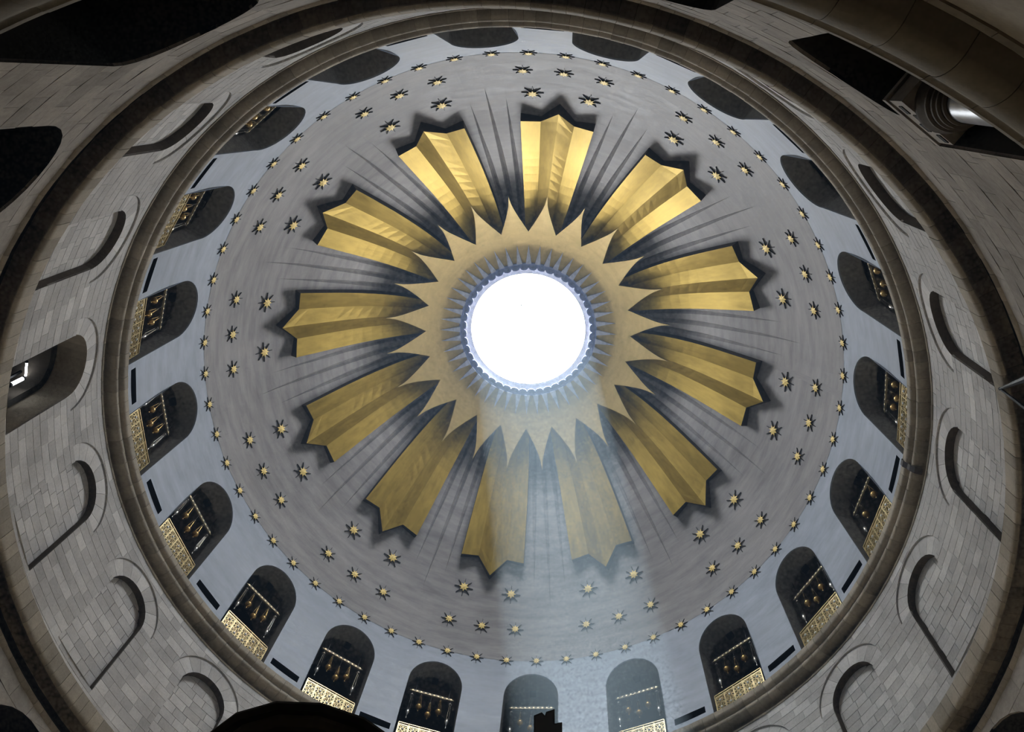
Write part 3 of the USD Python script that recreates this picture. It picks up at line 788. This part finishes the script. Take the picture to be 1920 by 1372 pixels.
P = np.stack([cyl(a_, r, z) for r, z in ((2.57, zr + 0.02), (2.57, zr - 0.075), (2.565, zr - 0.08), (2.49, zr - 0.08), (2.485, zr - 0.07), (2.475, zr - 0.07), (2.47, zr - 0.08), (2.40, zr - 0.08))], 0)
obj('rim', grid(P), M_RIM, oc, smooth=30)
lob = []
for k in range(48):
    for s in np.linspace(-1, 1, 9)[:-1]:
        lob.append((RAY0 + 3.75 + 7.5 * k + 3.75 * s, 2.40 - 0.10 * math.sqrt(max(0, 1 - s * s))))
lob = np.array(lob + [(lob[0][0] + 360, lob[0][1])])
P = np.stack([cyl(lob[:, 0], 2.41, zr - 0.08), cyl(lob[:, 0], lob[:, 1], zr - 0.08), cyl(lob[:, 0], lob[:, 1], zr - 0.02), cyl(lob[:, 0], 2.41, zr - 0.02)], 0)
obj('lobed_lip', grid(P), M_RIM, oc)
P = np.stack([cyl(a_, r, z) for r, z in ((2.47, zr - 0.02), (2.44, zr + 0.10), (2.14, zr + 0.10), (2.135, zr + 0.26), (2.3, zr + 0.8))], 0)
obj('shaft', grid(P), M_LOBE, oc, smooth=30)
sk = thing('window_22', 'bright round skylight pane of the oculus', kind='structure')
pr = np.linspace(0, 2.17, 5)
P = np.stack([cyl(a_, max(r, 0.001), zr + 0.25) for r in pr], 0)
obj('pane', grid(P), M_PANE, sk)
obj('pane_knob', tube(cyl(75, 0.95, zr + 0.20), cyl(75, 0.95, zr + 0.245), 0.03, 10), M_LOBE, sk)

# ------------------------------------------------------------------ gallery column, top right
colth = 127.4
Pb = cyl(colth, RW + 0.36, 0); Pb[2] = 8.42 + ZC
co = thing('marble_column', 'polished grey marble column in the gallery opening, top right', 'column', M=frame(colth, Pb))
H = 12.28 - 8.42
obj('shaft', lathe([(0, 0.35), (0.30, 0.35), (0.285, 1.2), (0.26, H - 0.62), (0, H - 0.62)], 32), M_MARBLE, co, smooth=30)
obj('base', lathe([(0, 0), (0.42, 0), (0.42, 0.12), (0.38, 0.14), (0.40, 0.2), (0.34, 0.25), (0.36, 0.31), (0.31, 0.35), (0, 0.35)], 32), M_DARKSTONE, co, smooth=30)
for i, (r_, z_) in enumerate(((0.30, H - 0.60), (0.335, H - 0.50), (0.36, H - 0.40), (0.39, H - 0.28))):
    obj('necking_ring', lathe([(0, z_ - 0.05), (r_ - 0.03, z_ - 0.05), (r_, z_ - 0.02), (r_, z_ + 0.03), (r_ - 0.02, z_ + 0.06), (0, z_ + 0.06)], 32), M_SHADEBROWN, co, smooth=30)
obj('bell', lathe([(0, H - 0.62), (0.27, H - 0.62), (0.33, H - 0.35), (0.42, H - 0.1), (0.42, H), (0, H)], 32), M_SHADEBROWN, co, smooth=30)
ab = MB().tm(boxm([-0.46, -0.36, H], [0.46, 0.55, H + 0.48])).tm(boxm([-0.5, -0.385, H + 0.50], [0.5, 0.58, H + 0.62]))
abp = obj('abacus', ab.get(), M_GAL, co)
for x0, z0_ in ((-0.34, 0.10), (-0.12, 0.26), (0.08, 0.1), (0.26, 0.26)):
    obj('carved_panel', boxm([x0 - 0.07, -0.372, H + z0_ - 0.05], [x0 + 0.09, -0.358, H + z0_ + 0.07]), M_DARKSTONE, abp)

# ------------------------------------------------------------------ dark shrine top at the lower edge
def plane_pt(q, h):
    d = np.array([(q[0] - 960) / F, -(q[1] - 686) / F, -1.0]) @ CAMR.T
    return EYE + d * (h - EYE[2]) / d[2]
hz = 7.5
p3 = np.array([plane_pt(q, hz)[:2] for q in ((398, 1372), (545, 1319), (694, 1358))])
A_ = np.array([[2 * (p3[1] - p3[0])[0], 2 * (p3[1] - p3[0])[1]], [2 * (p3[2] - p3[0])[0], 2 * (p3[2] - p3[0])[1]]])
ctr = np.linalg.solve(A_, [(p3[1] ** 2).sum() - (p3[0] ** 2).sum(), (p3[2] ** 2).sum() - (p3[0] ** 2).sum()])
rad = float(np.linalg.norm(p3[0] - ctr))
sh = thing('shrine_cupola', 'dark polygonal cupola top of a shrine at the lower picture edge', 'shrine', M=trimesh.transformations.translation_matrix([ctr[0], ctr[1], 0]))
zt = hz + ZC
k_ = 1 / math.cos(math.pi / 18)
def ngon(prof): return trimesh.creation.revolve(np.array(prof), sections=18)
obj('canopy', ngon([(0, zt + 0.35), (rad * 0.5, zt + 0.2), (rad * k_, zt + 0.03), (rad * k_, zt - 0.0), (rad * 0.97, zt - 0.03), (rad * 0.95, zt - 0.0), (0, zt - 0.0)]), M_SHRINE, sh)
obj('rim_moulding', ngon([(rad * 0.78, zt - 0.0), (rad * 0.91, zt - 0.0), (rad * 0.905, zt - 0.04), (rad * 0.84, zt - 0.07), (rad * 0.78, zt - 0.04), (rad * 0.78, zt - 0.0)]), M_SHADEBROWN, sh, smooth=30)
obj('drum', ngon([(0, zt), (rad * 0.55, zt), (rad * 0.55, zt - 1.3), (rad * 0.7, zt - 1.35), (0, zt - 1.35)]), M_SHRINE, sh)
for i in range(6):
    t = i * math.pi / 3 + 0.3; obj('colonnette', tube([rad * 0.62 * math.cos(t), rad * 0.62 * math.sin(t), zt - 1.35], [rad * 0.62 * math.cos(t), rad * 0.62 * math.sin(t), zt], 0.06, 10), M_SHRINE, sh)
body_top = zt - 1.35
obj('body', boxm([-2.2, -3.4, 0], [1.6, 0.35 * rad, body_top]), M_SHRINE, sh)
obj('body_cornice', boxm([-2.35, -3.5, body_top - 0.25], [1.7, 0.35 * rad + 0.1, body_top]), M_SHRINE, sh)
# jagged pinnacle
yb = 1.6
def at_y(q, y):
    d = np.array([(q[0] - 960) / F, -(q[1] - 686) / F, -1.0]) @ CAMR.T
    return EYE + d * (y - EYE[1]) / d[1] + [0, 0, ZC]
def slab(pxs, y, y2):
    P_ = np.array([at_y(q, y) for q in pxs]); n_ = len(P_)
    B_ = P_.copy(); B_[:, 1] = y2
    mb_ = MB(); _, f_ = tri2(Polygon(P_[:, [0, 2]]))
    vv_, f_ = tri2(Polygon(P_[:, [0, 2]]))
    mb_.add(np.c_[vv_[:, 0], np.full(len(vv_), y), vv_[:, 1]], f_[:, ::-1]); mb_.add(np.c_[vv_[:, 0], np.full(len(vv_), y2), vv_[:, 1]], f_)
    i = np.arange(n_); mb_.add(np.vstack([P_, B_]), np.c_[i, (i + 1) % n_, (i + 1) % n_ + n_, i + n_]); return mb_.get()
pn = thing('shrine_pinnacle', 'small jagged black pinnacle at the middle of the lower picture edge', 'pinnacle')
obj('low_plate', slab([(1001, 1450), (1001, 1341), (1016, 1335), (1022.5, 1342), (1024, 1450)], yb, yb - 0.25), M_BLACK, pn)
obj('tall_plate', slab([(1022, 1450), (1022, 1340), (1024, 1334), (1040, 1329), (1041, 1450)], yb - 0.02, yb - 0.28), M_BLACK, pn)
obj('step_plate', slab([(1040, 1450), (1040, 1356), (1054, 1353.5), (1054.5, 1450)], yb - 0.01, yb - 0.3), M_BLACK, pn)
bl = at_y((1003, 1448), yb); br_ = at_y((1052, 1448), yb)
obj('pier', boxm([min(bl[0], br_[0]) - 0.1, yb - 0.45, 0], [max(bl[0], br_[0]) + 0.1, yb + 0.05, bl[2] + 0.1]), M_SHRINE, pn)

# ------------------------------------------------------------------ small ironwork
ir = thing('iron_bracket', 'black iron hook with two cables on the lower cornice at the right edge', 'bracket')
tip = cyl(159.7, 9.975, 15.5)
obj('hook', tube(cyl(159.9, 10.1, 15.55), tip + (tip - cyl(159.9, 10.1, 15.55)) * 0.1, 0.03, 8), M_BLACK, ir)
for q in ((1975, 690), (1975, 805)):
    e = unproj(q, 9.9 if q[1] < 750 else 10.0)
    obj('cable', tube(tip, e, 0.02, 8, 0.10 if q[1] < 750 else 0.045), M_BLACK, ir)
cl = thing('cornice_clamp', 'dark iron strap across the upper cornice, right side', 'strap')
th_ = np.linspace(181.75, 182.65, 3)
cp_ = [(10.05, 20.985), (9.965, 20.985), (9.96, 20.85), (10.03, 20.72), (10.05, 20.62), (10.12, 20.48), (10.28, 20.385)]
P = np.stack([cyl(t, np.array([q[0] for q in cp_]), np.array([q[1] for q in cp_])) for t in th_], 0)
v, f = grid(P); obj('strap', (v, f), M_STARSIDE, cl)

# ------------------------------------------------------------------ haze in the whole rotunda
hz_ = trimesh.creation.revolve([(0, 8.1 + ZC)] + [(9.9, 8.1 + ZC), (9.9, ZD - 1.3 + ZC)] + [(9.5 * math.cos(t), ZD + ZC + 9.5 * math.sin(t)) for t in np.linspace(0, math.pi / 2 - 0.01, 16)] + [(0, ZD + ZC + 9.5)], sections=64)
tag(obj('haze', hz_, M_HAZE), 'thin bluish incense haze hanging under the dome and catching the light shaft', kind='stuff')
